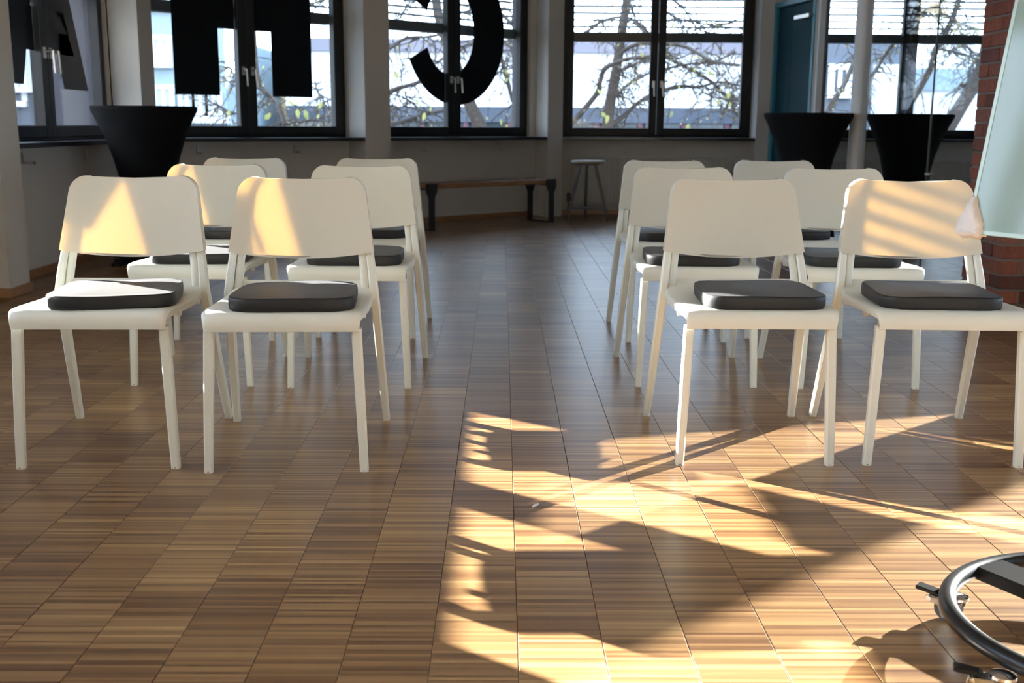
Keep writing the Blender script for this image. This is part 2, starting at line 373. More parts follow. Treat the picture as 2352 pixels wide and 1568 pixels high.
# letter films on the room side of the glass, one per letter
def film(parent, polys, label):
    mb = MB()
    for p in polys: mb.prism(p, -.0765, -.0745)
    o = mb.obj('window_lettering', M['film'], parent); o['label'] = label; return o
def clip(poly, x0, x1):
    def cut(ps, sgn, c):
        out = []
        for i, p in enumerate(ps):
            q = ps[(i+1) % len(ps)]; dp = sgn*(p[0]-c); dq = sgn*(q[0]-c)
            if dp >= 0: out.append(p)
            if (dp >= 0) != (dq >= 0): t = dp/(dp-dq); out.append((c, p[1]+(q[1]-p[1])*t))
        return out
    poly = cut(poly, 1, x0); return cut(poly, -1, x1) if poly else poly
def panes(bay):
    a, b = bay; mid = (a+b)/2; return ((a+.121, mid-.086), (mid+.086, b-.121))
def letter(root, bay, quads, label):
    out = []
    for lo, hi in panes(bay):
        for q in quads:
            c = clip(q, lo, hi)
            if len(c) > 2: out.append(c)
    film(root, out, label)
letter(w_h, H_BAY, [[(-2.545, 1.20), (-2.13, 1.20), (-2.13, 2.60), (-2.545, 2.60)], [(-1.62, 1.20), (-1.207, 1.20), (-1.207, 2.60), (-1.62, 2.60)], [(-2.13, 1.755), (-1.62, 1.755), (-1.62, 2.06), (-2.13, 2.06)]], 'black film letter H')
def el(cx, a, b, ang, zc=1.89): return (cx+a*math.cos(R(ang)), zc+b*math.sin(R(ang)))
cs = []; n = 44
for i in range(n):
    a0 = -156+312*i/n; a1 = -156+312*(i+1)/n
    def io(a):
        e = max(0, (abs(a)-120)/36)
        o_ = el(.50, .65, .73, a); i_ = el(.42, .315, .43, a)
        return o_, i_
    o0, i0 = io(a0); o1, i1 = io(a1); cs.append([i0, o0, o1, i1])
letter(w_s, S_BAY, cs, 'black film letter, round and open to the left')
letter(w_a, A_BAY, [[(6.75, 1.20), (7.20, 1.20), (7.72, 2.60), (7.34, 2.60)], [(8.313, 1.19), (7.869, 1.19), (7.36, 2.60), (7.72, 2.60)], [(6.98, 1.42), (8.08, 1.42), (7.93, 1.70), (7.13, 1.70)]], 'black film letter A')

letter(w_n, B_BAY, [[(5.20, 1.20), (5.62, 1.20), (5.62, 2.60), (5.20, 2.60)], [(4.31, 1.20), (4.73, 1.20), (4.73, 2.60), (4.31, 2.60)], [(4.31, 1.20), (4.75, 1.20), (5.62, 2.60), (5.18, 2.60)]], 'black film letter N')
# exterior venetian blinds
def blind(mtx, bay, label, bottom=1.865, top=2.9, tilt=8, group=None, pitch=.072):
    a, b = bay; t = thing('venetian_blind', label, 'blind', group=group); t.matrix_world = mtx
    r = MB(); r.box(a+.05, b-.05, -.26, -.17, bottom, bottom+.10); r.obj('bottom_rail', M['rail'], t, bevel=.01)
    sm = MB(); c, s_ = math.cos(R(tilt)), math.sin(R(tilt)); pr = []
    for k in range(5):
        u = -.04+.02*k; z = .006*(1-(u/.04)**2); pr.append((u*c-z*s_, u*s_+z*c))
    rings = [[Vector((x, y, z)) for y, z in pr]+[Vector((x, y, z-.0012)) for y, z in reversed(pr)] for x in (a+.05, b-.05)]
    sm.loft(rings); me = sm.mesh('slat', M['slat'])
    z = bottom+.16
    while z < top: link('slat', me, t, (0, -.215, z)); z += pitch
    for q in (.18, .82):
        cd = MB(); cd.tube([(a+(b-a)*q, -.215, bottom+.1), (a+(b-a)*q, -.215, top)], .0025, 5); cd.obj('ladder_cord', M['rail'], t)
    return t
blind(BACK, W4_BAY, 'raised outside blind with open slats over the tree window')
blind(BACK, W5_BAY, 'raised outside blind with open slats beside the brick pier')
blind(DIAG, S_BAY, 'raised outside blind behind the round black letter')
blind(DIAG, H_BAY, 'raised outside blind behind the black letter H')
blind(LEFT, A_BAY, 'raised outside blind behind the black letter A')
blind(LEFT, B_BAY, 'outside blind of the side window left of the frame', tilt=62)

# ------------------------------------------------------------------ floor, ceiling, other walls
mb = MB(); mb.box(-3.3, 6.3, -3.2, 12.6, -.12, -.004); floor_o = struct(mb.obj('floor', M['groove']), 'brown industrial parquet floor of narrow lamella strips', 'floor')
TW = .1613; X0 = -.28786
def strip_mesh(w=TW-.0007, y0=-3.0, y1=12.55):
    mb = MB(); b = .0012
    prof = [(-w/2, -.003), (-w/2, -b), (-w/2+b, 0), (w/2-b, 0), (w/2, -b), (w/2, -.003)]
    mb.loft([[Vector((x, y, z)) for x, z in prof] for y in (y0, y1)]); return mb.mesh('parquet_strip', M['parquet'])
sme = strip_mesh()
for k in range(-18, 40):
    o = link('parquet_strip', sme, floor_o, (X0+(k+.5)*TW, 0, 0))
mb = MB(); mb.box(-3.4, 6.4, -3.2, 12.7, CEIL, CEIL+.2); struct(mb.obj('ceiling', M['ceiling']), 'white ceiling', 'ceiling')
# right wall of the front part: brick corner pier with plain wall towards the camera, low openings under lowered blinds
mb = MB(); OPN = [(5.02, 5.95), (1.0, 4.62)]; OZ0, OZ1 = .50, 2.6
segs = [(-3.0, 1.0), (4.62, 5.02), (5.95, 6.04)]
for a, b in segs: mb.box(3.2, 3.4, a, b, 0, CEIL)
for a, b in OPN: mb.box(3.2, 3.4, a, b, 0, OZ0); mb.box(3.2, 3.4, a, b, OZ1, CEIL)
o = mb.obj('wall_right', M['plaster']); wall_right = struct(o, 'right wall with the red brick corner pier', 'wall')
pc = MB(); pc.box(2.770, 3.4, 6.05, 6.54, 0, CEIL); pc.obj('mortar_core', M['mortar'], wall_right)
BL, BH, BD, MJ = .24, .071, .115, .012
def brick_mesh(l, d):
    mb = MB(); mb.box(-l/2, l/2, -d/2, d/2, 0, BH); return mb.mesh('brick', M['brick'], bevel=.004, seg=1)
b_full, b_half = brick_mesh(BL, BD), brick_mesh(BD, BD)
k = 0; z = .006
while z + BH < CEIL:
    jit = lambda: random.uniform(-.0025, .0025)
    # left face (x=2.76), bricks run along y
    if k % 2 == 0: lay = [(6.16, b_full), (6.412, b_full)]
    else: lay = [(6.287, b_full), (6.4765, b_half)]
    for yy, bme in lay:
        o = link('brick', bme, wall_right, (2.76+BD/2+jit(), yy, z)); o.rotation_euler = (0, 0, R(90))
    # front face (y=6.04), bricks run along x
    start = 2.76+(.127 if k % 2 == 0 else .002)
    x = start
    while x+BL < 3.41:
        o = link('brick', b_full, wall_right, (x+BL/2, 6.04+BD/2+jit(), z)); x += BL+MJ
    z += BH+MJ; k += 1
def simple_window(name, label, y0, y1):
    root = sroot(name, label, None, 'window'); mb = MB()
    for a, b, q0, q1 in ((y0, y0+.05, OZ0, OZ1), (y1-.05, y1, OZ0, OZ1), (y0+.05, y1-.05, OZ0, OZ0+.05), (y0+.05, y1-.05, OZ1-.05, OZ1)): mb.box(3.28, 3.35, a, b, q0, q1)
    mb.obj('frame', M['frame'], root); g = MB(); g.box(3.31, 3.316, y0+.04, y1-.04, OZ0+.04, OZ1-.04); g.obj('pane', M['glass'], root)
simple_window('window_9', 'low window in the right wall beside the brick pier, outside the frame', 5.02, 5.95)
simple_window('window_10', 'low window in the right wall beside the camera, outside the frame', 1.0, 4.62)
mb = MB(); mb.prism([(4.3, -.3), (4.3, .06), (7.2, 1.80), (7.2, -.3)], 3.47, 3.60, Matrix(((0, 1, 0, 0), (1, 0, 0, 0), (0, 0, 1, 0), (0, 0, 0, 1)))); struct(mb.obj('sun_blocker_wall', M['mortar']), 'unseen sloping wall added outside the right windows to shape the sun patch', 'wall')  # unseen sloping wall, added to cut the upper edge of the right sun patch
for a, b, lab in ((5.02, 5.95, 'closed outside blind lowered over the narrow right window'), (1.0, 4.62, 'closed outside blind lowered over the wide right window')):
    t = thing('venetian_blind', lab, 'blind'); t.matrix_world = RIGHT
    r = MB(); a -= .2; b += .2; r.box(-b, -a, -.27, -.22, 1.14, 1.20); r.obj('bottom_rail', M['rail'], t)
    sm = MB(); sm.box(-b, -a, -.002, .002, -.02, .09); me = sm.mesh('slat', M['slat']); z = 1.20
    while z < 2.62: o = link('slat', me, t, (0, -.245, z)); o.rotation_euler = (R(10), 0, 0); z += .08
mb = MB(); mb.box(-3.3, 3.4, -3.2, -3.0, 0, CEIL)
struct(mb.obj('wall_front', M['plaster']), 'plain white wall behind the camera', 'wall')
mb = MB(); mb.prism([(3.40, 6.54), (5.6, 9.4), (5.6, 12.6), (5.8, 12.6), (5.8, 9.33), (3.56, 6.42)], 0, CEIL, XYZ); struct(mb.obj('wall_far_right', M['plaster']), 'white far wall of the glazed side room', 'wall')

# skirting boards (oak)
def skirting(name, pts, label):
    mb = MB()
    for (x0, y0), (x1, y1) in zip(pts[:-1], pts[1:]):
        d = Vector((x1-x0, y1-y0, 0)); L_ = d.length; mm = wall_frame((x0, y0), (d.x, d.y)); mb.box(-.014 if 0 else 0, L_, 0, .014, 0, .055, mm)
    return struct(mb.obj(name, M['oak'], bevel=.003, seg=1), label, 'skirting')
skirting('baseboard_left', [(-2.96, 6.38), (-2.96, 8.60)], 'oak skirting below the window with the A letter')
skirting('baseboard_pillar', [(-2.98, 6.11), (-2.74, 6.11), (-2.74, 6.38)], 'oak skirting around the left foreground pillar') if 0 else None
mb = MB(); mb.box(-2.96, -2.726, 6.096, 6.11, 0, .055); mb.box(-2.74, -2.726, 6.11, 6.39, 0, .055)
struct(mb.obj('baseboard_front', M['oak'], bevel=.003, seg=1), 'oak skirting around the left foreground pillar', 'skirting')
mb = MB(); mb.box(-2.98, -.87, 0, .014, 0, .05); mb.box(-.587, 1.463, 0, .014, 0, .05); o = mb.obj('baseboard_back_left', M['oak'], bevel=.003, seg=1); o.matrix_world = DIAG; struct(o, 'oak skirting behind the wooden bench', 'skirting')
mb = MB(); mb.box(.66, 2.72, 0, .014, 0, .05); mb.box(3.2, 6.0, 0, .014, 0, .05); o = mb.obj('baseboard_back', M['oak'], bevel=.003, seg=1); o.matrix_world = BACK; struct(o, 'oak skirting behind the steel stool', 'skirting')

# teal door in the short slanted wall
DOOR = wall_frame((2.872, 12.0), (.17, -.85)); DL = .867
mb = MB(); mb.box(-.02, DL+.06, -.12, -.005, 2.235, CEIL); mb.box(DL+.05, DL+.10, -.12, 0, 0, CEIL); o = mb.obj('wall_door', M['plaster']); o.matrix_world = DOOR; struct(o, 'white wall above the teal door', 'wall')
dr = sroot('door_1', 'dark teal door with a lighter teal frame behind the cocktail tables', DOOR, 'door')
mb = MB()
mb.box(0, .045, -.12, .012, 0, 2.235); mb.box(DL-.045+.045, DL+.05, -.12, .012, 0, 2.235); mb.box(.045, DL, -.12, .012, 2.185, 2.235); mb.obj('door_frame', M['teal_light'], dr, bevel=.004, seg=1)
mb = MB(); mb.box(.05, DL*.42, -.06, -.02, .01, 2.18); mb.obj('door_leaf', M['teal'], dr, bevel=.004, seg=1)
mb = MB(); mb.box(DL*.42+.006, DL-.005, -.06, -.02, .01, 2.18); mb.obj('door_leaf', M['teal'], dr, bevel=.004, seg=1)
mb = MB(); mb.box(DL*.62, DL-.01, -.022, .05, 2.02, 2.06); mb.obj('door_closer', M['metal'], dr, bevel=.004, seg=1)['label'] = 'metal door closer bar'
mb = MB(); mb.tube([(.10, -.02, 1.05), (.10, .035, 1.05), (.2, .04, 1.05)], .01, 8); mb.obj('door_handle', M['metal'], dr, smooth=True)
# white post, taupe jamb and glass partition to the brick pier with a round white column
mb = MB(); mb.box(3.065, 3.125, 11.0, 11.08, 0, CEIL); struct(mb.obj('trim_1', M['white_paint'], bevel=.004, seg=1), 'white post between the teal door and the glass partition', 'post')
mb = MB(); mb.box(3.127, 3.16, 11.0, 11.09, 0, CEIL); struct(mb.obj('trim_2', M['rail'], bevel=.004, seg=1), 'dark jamb of the glass partition beside the white post', 'post')
mb = MB(); mb.lathe([(.066, 0), (.066, CEIL)], 40, (2.862, 9.0, 0)); struct(mb.obj('trim_3', M['white_paint'], smooth=30), 'round white column between the two right cocktail tables', 'column')
gp = sroot('wall_partition', 'frameless glass partition in front of the right window', None, 'partition')
def gpanel(p, q, name='glass_panel'):
    d = Vector((q[0]-p[0], q[1]-p[1], 0)); mm = wall_frame(p, (d.x, d.y)); mb = MB(); mb.box(0, d.length, -.005, .005, .01, CEIL-.01, mm); return mb.obj(name, M['partition_glass'], gp)
gpanel((2.783, 6.57), (2.806, 7.318)); gpanel((2.8065, 7.325), (2.86, 8.93))
mb = MB(); mb.box(2.8005, 2.8115, 7.3185, 7.3245, .01, CEIL-.01); mb.obj('glass_edge', M['partition_edge'], gp)['label'] = 'grey polished glass edge'
mb = MB(); mb.box(2.80, 2.83, 7.28, 7.345, .655, .675); mb.obj('glass_clamp', M['chrome'], gp, bevel=.003, seg=1)

# ------------------------------------------------------------------ outside
mb = MB(); mb.box(-90, 90, -40, 120, -4.2, -4.0); struct(mb.obj('ground', M['street']), 'street ground outside the windows', 'ground')
def win(parent, x0, x1, y, z0, z1, pane='f_pane', trim=.12, bars=1):
    f = MB(); d = .12
    f.box(x0-trim, x1+trim, y-d, y-.02, z1, z1+trim); f.box(x0-trim, x1+trim, y-d-.08, y-.02, z0-trim, z0)
    f.box(x0-trim, x0, y-d, y-.02, z0, z1); f.box(x1, x1+trim, y-d, y-.02, z0, z1)
    for i in range(bars): xx = x0+(x1-x0)*(i+1)/(bars+1); f.box(xx-.05, xx+.05, y-d+.03, y-.02, z0, z1)
    w_ = f.obj('window', M['f_trim'], parent); p = MB(); p.box(x0, x1, y-.05, y-.01, z0, z1); p.obj('pane', M[pane], w_)
# white building facing the two middle windows
t = thing('building', 'long white building with a lilac fascia and a grey window band behind the trees', 'building'); Y = 34
zb = at(1500, 248, Y).z; zl = at(1500, 123, Y).z; zt = at(1500, 94, Y).z
mb = MB(); mb.box(-6.5, 8.3, Y, Y+8, zb, zl); mb.obj('upper_wall', M['f_white'], t)
mb = MB(); mb.box(-6.6, 8.4, Y-.15, Y+8.1, zl, zt); mb.obj('fascia', M['f_lilac'], t)
mb = MB(); mb.box(-6.5, 8.3, Y+.15, Y+8, -4, zb); mb.box(-6.5, 8.3, Y-.05, Y+.15, zb-.45, zb-.02); mb.obj('window_band', M['f_grey'], t)
x = -6.2
while x < 7.2:
    f = MB(); f.box(x, x+1.05, Y+.05, Y+.16, zb-1.6, zb-.47); w_ = f.obj('window', M['f_pane'], t)
    f = MB(); f.box(x+.06, x+.95, Y+.03, Y+.06, zb-1.6, zb-.75); f.obj('pane', M['f_pane_light'], w_)
    f = MB(); f.box(x+1.08, x+1.22, Y-.02, Y+.15, zb-1.6, zb-.45); f.obj('post', M['f_red'], t); x += 1.32
# pale blue building behind the H window
t = thing('building', 'tall pale blue townhouse with white framed windows behind the H letter', 'building'); Y = 30
xa, xb = at(330, 150, Y).x, at(517, 150, Y).x
mb = MB(); mb.box(xa-3, xb, Y, Y+7.5, -4, 9); mb.obj('wall', M['f_blue'], t)
for cx, y0, y1, w_ in ((372, 92, 145, 26), (378, 205, 262, 26), (368, -60, 15, 26), (440, 95, 150, 26), (440, -60, 15, 26)):
    a = at(cx-w_/2, y1, Y); b = at(cx+w_/2, y0, Y); win(t, a.x, b.x, Y, a.z, b.z, 'f_pane_light')
for cx in (432, 462, 492):
    a = at(cx-10, 258, Y); b = at(cx+10, 218, Y); win(t, a.x, b.x, Y, a.z, b.z, 'f_pane_light', .1)
mb = MB(); a = at(300, 268, Y); mb.box(a.x, xb+.1, Y-.2, Y, a.z-.15, a.z+.05); mb.obj('ledge', M['f_trim'], t)
# pale yellow house
t = thing('building', 'pale yellow house with a white window right of the H bar', 'building'); Y = 38
xa, xb = at(512, 150, Y).x, at(640, 150, Y).x
mb = MB(); mb.box(xa, xb, Y, Y+5.2, -4, 6); mb.obj('wall', M['f_yellow'], t)
for cx in (531, 596): a = at(cx-9, 170, Y); b = at(cx+9, 110, Y); win(t, a.x, b.x, Y, a.z, b.z, 'f_pane_light', .12)
# slate roofed house
t = thing('building', 'light house with a blue slate roof seen right of the H letter', 'building'); Y = 44
xa, xb = at(640, 150, Y).x, at(815, 150, Y).x; z1 = at(740, 180, Y).z; z2 = at(740, 104, Y).z
mb = MB(); mb.box(xa, xb, Y, Y+8, -4, z1); mb.obj('wall', M['f_white'], t)
mb = MB(); mb.prism([(Y-.3, z1), (Y+8.3, z1), (Y+5, z2), (Y+3, z2)], xa-.3, xb+.3, Matrix(((0, 1, 0, 0), (1, 0, 0, 0), (0, 0, 1, 0), (0, 0, 0, 1)))); mb.obj('roof', M['f_slate'], t)
for cx in (735, 765): a = at(cx-9, 235, Y); b = at(cx+9, 195, Y); win(t, a.x, b.x, Y, a.z, b.z, 'f_pane', .15)
# grey wing seen through the A window and the pale house beyond it
t = thing('building', 'dark grey rendered wing close outside the A letter window', 'building'); Y = 15
a = at(151, 200, Y); wx = at(285, 200, Y).x; mb = MB(); mb.box(a.x, wx, Y, Y+.8, -4, 4.6); mb.obj('wall', M['f_dark'], t)
mb = MB(); mb.box(a.x-.08, wx+.08, Y-.08, Y+.88, 4.6, 4.75); mb.obj('coping', M['f_trim'], t)
t = thing('building', 'pale house with a white ledge and sash window left of the grey wing', 'building'); Y = 24
a = at(20, 240, Y); b = at(240, 40, Y); zl = at(120, 202, Y).z; zt = at(120, 35, Y).z
mb = MB(); mb.box(a.x-4, b.x, Y, Y+1.2, zl, zt+2); mb.obj('wall', M['f_white'], t)
mb = MB(); mb.box(a.x-4, b.x, Y-.1, Y+1.2, -4, zl-.1); mb.obj('base_wall', M['f_mid'], t)
mb = MB(); mb.box(a.x-4, b.x, Y-.25, Y, zl-.1, zl); mb.obj('ledge', M['f_trim'], t)
a = at(30, 232, Y); b = at(48, 130, Y); win(t, a.x, b.x, Y, a.z, b.z, 'f_pane_light', .12)
a = at(100, 130, Y); b = at(118, 60, Y); win(t, a.x, b.x, Y, a.z, b.z, 'f_pane_light', .12)
# houses behind the right window
t = thing('building', 'grey house with a white sash window behind the left half of the right window', 'building'); Y = 30
xa, xb = at(1880, 200, Y).x, at(2062, 200, Y).x; mb = MB(); mb.box(xa, xb, Y, Y+8, -4, at(1950, 92, Y).z); mb.obj('wall', M['f_mid'], t)
a = at(1912, 212, Y); b = at(1942, 160, Y); win(t, a.x, b.x, Y, a.z, b.z, 'f_pane', .15)
a = at(2000, 250, Y); b = at(2050, 150, Y); mb = MB(); mb.box(a.x, b.x+.3, Y-.4, Y, -4, b.z); mb.obj('bay', M['f_white'], t)
t = thing('building', 'white flat roofed house with a blue band behind the rightmost window', 'building'); Y = 34
xa, xb = at(2075, 200, Y).x, at(2330, 200, Y).x; z0_, z1_, z2_ = at(2180, 208, Y).z, at(2180, 158, Y).z, at(2180, 96, Y).z
mb = MB(); mb.box(xa, xb, Y, Y+8, -4, z0_); mb.obj('lower_wall', M['f_white'], t)
mb = MB(); mb.box(xa, xb, Y-.2, Y+8, z0_, z1_); mb.obj('roof_band', M['f_blue'], t)
mb = MB(); mb.box(xa+.8, xb, Y+1, Y+8, z1_, z2_); mb.obj('upper_wall', M['f_white'], t)
for cx in (2112, 2150, 2195): a = at(cx-7, 262, Y); b = at(cx+7, 222, Y); win(t, a.x, b.x, Y, a.z, b.z, 'f_pane_light', .08)
# unseen blocks added left and right, shaped to keep low sun off far windows
t = thing('building', 'unseen tall grey block added far to the left to block the low sun', 'building'); sec = [(18.70, -4), (18.70, 6.72), (19.12, 6.80), (19.22, 7.0), (19.40, 7.65), (19.42, 13), (48, 13), (48, -4)]
mb = MB(); mb.loft([[Vector((-20, y, z)) for y, z in sec], [Vector((-34, y+10.36, z+4.4*(z > 0))) for y, z in sec]]); mb.obj('wall', M['f_mid'], t)
t = thing('building', 'unseen tall grey block added far to the right to block the low sun', 'building'); mb = MB(); mb.prism([(20, 20.9), (34, 32.65), (34, 52), (20, 48)], -4, 13, XYZ); mb.obj('wall', M['f_mid'], t)

t = thing('sun_blocker_pillar', 'unseen grey pillar added outside the right windows to soften the beam edge', 'pillar'); mb = MB(); mb.box(10, 10.3, 10.27, 10.6, -4, 5); mb.obj('shaft', M['f_mid'], t); mb = MB(); mb.box(9.95, 10.35, 10.22, 10.65, 5, 5.1); mb.obj('cap', M['f_trim'], t)  # unseen pillar, added to block part of the right beam with a soft edge
t = thing('building', 'unseen white house added at the left to bounce sunlight onto the chairs', 'building'); mb = MB(); mb.box(-20, -14, -18, 2.4, -4, 10); mb.obj('wall', M['f_white'], t); mb = MB(); mb.box(-20.2, -13.8, -18.2, 2.6, 10, 10.3); mb.obj('roof', M['f_slate'], t)  # unseen house, added as a reflector to brighten the chair fronts
# trees
def smooth_path(pts, n=5):
    out = []
    for i in range(len(pts)-1):
        p0, p1, p2, p3 = pts[max(i-1, 0)], pts[i], pts[i+1], pts[min(i+2, len(pts)-1)]
        for k in range(n):
            t = k/n; out.append(.5*((2*p1)+(p2-p0)*t+(2*p0-5*p1+4*p2-p3)*t*t+(3*p1-p0-3*p2+p3)*t**3))
    out.append(pts[-1]); return out
leaf_me = None
def leaf_mesh():
    mb = MB(); pr = [(0, 0), (.35, .32), (.7, .42), (1.1, .34), (1.5, .12), (1.7, 0)]
    vs = []; 
    for x, w in pr: vs += [Vector((x, -w, .12*w)), Vector((x, w, .12*w))]
    fs = [(2*i, 2*i+2, 2*i+3, 2*i+1) for i in range(len(pr)-1)]; mb.add(vs, fs)
    me = bpy.data.meshes.new('leaf'); me.from_pydata([tuple(v) for v in vs], [], fs); me.materials.append(M['leaf']); return me
leaf_me = leaf_mesh()
def tree(label, Y, trunk, tw, branches, leaves, twigs=10, dry=60, seed=1):
    rnd = random.Random(seed); t = thing('tree', label, 'tree')
    tp = [at(x, y, Y) for x, y in trunk]; mb = MB(); sp = smooth_path(tp)
    rads = [(tw[0]+(tw[1]-tw[0])*i/(len(sp)-1))*Y/FPX/2 for i in range(len(sp))]; mb.tube(sp, rads, 10); mb.obj('trunk', M['bark'], t, smooth=60)
    tm = MB(); lm = MB()
    for br in branches:
        w0, w1, pts = br; dy = rnd.uniform(-1.4, 1.4)
        pp_ = [at(x, y, Y+dy*i/(len(pts)-1)) for i, (x, y) in enumerate(pts)]; sp = smooth_path(pp_)
        mb = MB(); mb.tube(sp, [(w0+(w1-w0)*i/(len(sp)-1))*Y/FPX/2 for i in range(len(sp))], 7); mb.obj('branch', M['bark'], t, smooth=60)
        for _ in range(twigs):
            i = rnd.randrange(1, len(sp)); p = sp[i].copy(); d = Vector((rnd.uniform(-1, 1), rnd.uniform(-.8, .8), rnd.uniform(-1, .7))).normalized(); q = [p]
            L_ = rnd.uniform(.25, .9)
            for s_ in range(4):
                d = (d+Vector((rnd.uniform(-.5, .5), rnd.uniform(-.4, .4), rnd.uniform(-.5, .25)))).normalized(); p = p+d*L_/4; q.append(p.copy())
                if s_ in (1, 2):
                    d2 = (d+Vector((rnd.uniform(-1, 1), rnd.uniform(-.5, .5), rnd.uniform(-1, .5)))).normalized(); tm.tube([p, p+d2*L_*.2, p+d2*L_*.35+Vector((0, 0, -.04))], [.008, .006, .004], 4)
                for _k in range(2):
                    if rnd.random() < dry/100:
                        c = p+Vector((rnd.uniform(-.06, .06), rnd.uniform(-.06, .06), rnd.uniform(-.09, .02))); a_ = rnd.uniform(0, 6.28); u = Vector((math.cos(a_), math.sin(a_), rnd.uniform(-1, .2)))*.035; v = Vector((-math.sin(a_), math.cos(a_), .2))*.016
                        lm.add([c-u, c+v, c+u, c-v+Vector((0, 0, .004))], [(0, 1, 2), (0, 2, 3)])
            tm.tube(q, [.013, .011, .008, .006, .004], 4)
    o = tm.obj('twigs', M['bark'], t); o['kind'] = 'stuff'
    if lm.v:
        me = bpy.data.meshes.new('dry_leaves'); me.from_pydata(lm.v, [], lm.f); me.materials.append(M['dry_leaf']); o = link('dry_leaves', me, t); o['kind'] = 'stuff'
    for (x, y, s) in leaves:
        o = link('leaf', leaf_me, t, at(x, y, Y-1.2)); sc = s*(Y-1.2)/FPX/1.7; o.scale = (sc,)*3; o.rotation_euler = (R(90)+rnd.uniform(-.5, .5), rnd.uniform(.6, 2.2), rnd.uniform(-.5, .5))
    return t
tree('bare tree with arching branches and few yellow green leaves behind the plain middle window', 21,
     [(1392, 330), (1396, 285), (1402, 235), (1412, 180), (1421, 125), (1430, 60), (1440, 0), (1446, -70)], (27, 18),
     [(14, 8, [(1313, 285), (1330, 264), (1371, 214), (1378, 187), (1387, 162), (1405, 148), (1439, 136), (1492, 129)]),
      (10, 6, [(1400, 200), (1414, 171), (1441, 155), (1473, 142), (1500, 134)]), (9, 6, [(1397, 226), (1416, 216), (1446, 192), (1490, 168)]),
      (13, 8, [(1390, 300), (1432, 266), (1462, 239), (1500, 214)]), (9, 7, [(1417, 131), (1437, 113), (1468, 101), (1500, 100), (1563, 104), (1597, 119), (1635, 140), (1700, 150)]),
      (9, 5, [(1515, 210), (1561, 198), (1604, 200), (1635, 192), (1664, 189), (1712, 200)]), (9, 7, [(1500, 118), (1540, 136), (1574, 153), (1608, 171), (1642, 194), (1669, 225), (1702, 275)]),
      (6, 4, [(1512, 162), (1570, 149), (1608, 144), (1642, 146), (1658, 135), (1690, 118)]), (7, 5, [(1349, 73), (1372, 55), (1396, 45), (1414, 40), (1450, 43), (1490, 74)]),
      (6, 4, [(1438, -10), (1457, 34), (1462, 56), (1500, 90)]), (5, 3, [(1672, 226), (1690, 195), (1706, 160)]), (5, 3, [(1672, 226), (1694, 232), (1712, 240)]), (4, 3, [(1642, 194), (1634, 230), (1630, 270)]),
      (5, 3, [(1518, 20), (1560, 45), (1600, 50), (1650, 60), (1700, 40)]), (5, 3, [(1530, -10), (1570, 20), (1610, 70), (1690, 80)])],
     [(1372, 207, 18), (1381, 258, 18), (1397, 264, 20), (1471, 120, 13), (1453, 186, 9), (1560, 196, 10), (1592, 157, 10), (1628, 163, 16), (1590, 170, 9), (1675, 210, 18), (1579, 285, 20), (1545, 255, 16), (1650, 228, 12), (1676, 234, 12), (1600, 128, 10), (1518, 5, 12), (1549, 50, 14), (1620, 48, 10)], 24, 70, 3)
tree('thick leaning tree trunk with bare branches behind the round black letter', 19,
     [(1118, 340), (1101, 285), (1080, 241), (1050, 160), (1022, 80), (1006, 30), (998, -30), (990, -70)], (34, 17),
     [(13, 7, [(880, 220), (896, 212), (913, 203), (947, 194), (990, 178), (1040, 160)]), (9, 6, [(880, 118), (894, 112), (925, 91), (954, 85), (980, 85), (1020, 78)]),
      (10, 8, [(1120, 60), (1140, 110), (1155, 145), (1166, 190), (1177, 230), (1190, 262)]), (8, 5, [(1140, 20), (1157, 36), (1178, 55), (1196, 70)]), (8, 6, [(1120, 85), (1150, 95), (1180, 112), (1205, 130)]),
      (6, 4, [(1000, 145), (1026, 130), (1060, 108), (1088, 98)]), (5, 3, [(1058, 30), (1080, 24), (1100, 12)]), (11, 8, [(900, 285), (940, 275), (980, 262), (1040, 250)]), (5, 3, [(920, 40), (935, 15), (950, -10)]), (4, 3, [(930, 210), (933, 240), (905, 250)])],
     [(909, 165, 18), (976, 258, 20), (990, 245, 12), (955, 232, 12), (1160, 160, 14), (1166, 178, 12), (1116, 268, 9), (1150, 272, 17), (1165, 285, 10), (914, 105, 9), (911, 120, 8)], 20, 55, 5)
tree('slim branching tree with large green leaves behind the H letter', 20.5,
     [(655, 350), (652, 290), (648, 262), (636, 238), (622, 225), (600, 195), (590, 150), (585, 60)], (10, 6),
     [(8, 5, [(590, 200), (610, 210), (632, 232), (652, 285)]), (6, 4, [(640, 285), (700, 278), (740, 268), (775, 262)]), (4, 3, [(724, 188), (732, 215), (760, 228)]), (3, 2, [(510, 140), (530, 160), (545, 200)]), (5, 3, [(700, 10), (730, 5), (760, -10)]), (3, 2, [(500, 240), (520, 252), (540, 262)])],
     [(663, 232, 16), (683, 250, 22), (700, 252, 24), (740, 234, 20), (620, 258, 18), (612, 262, 14), (733, 262, 12), (526, 252, 16), (607, 150, 10), (720, 10, 10)], 22, 60, 8)
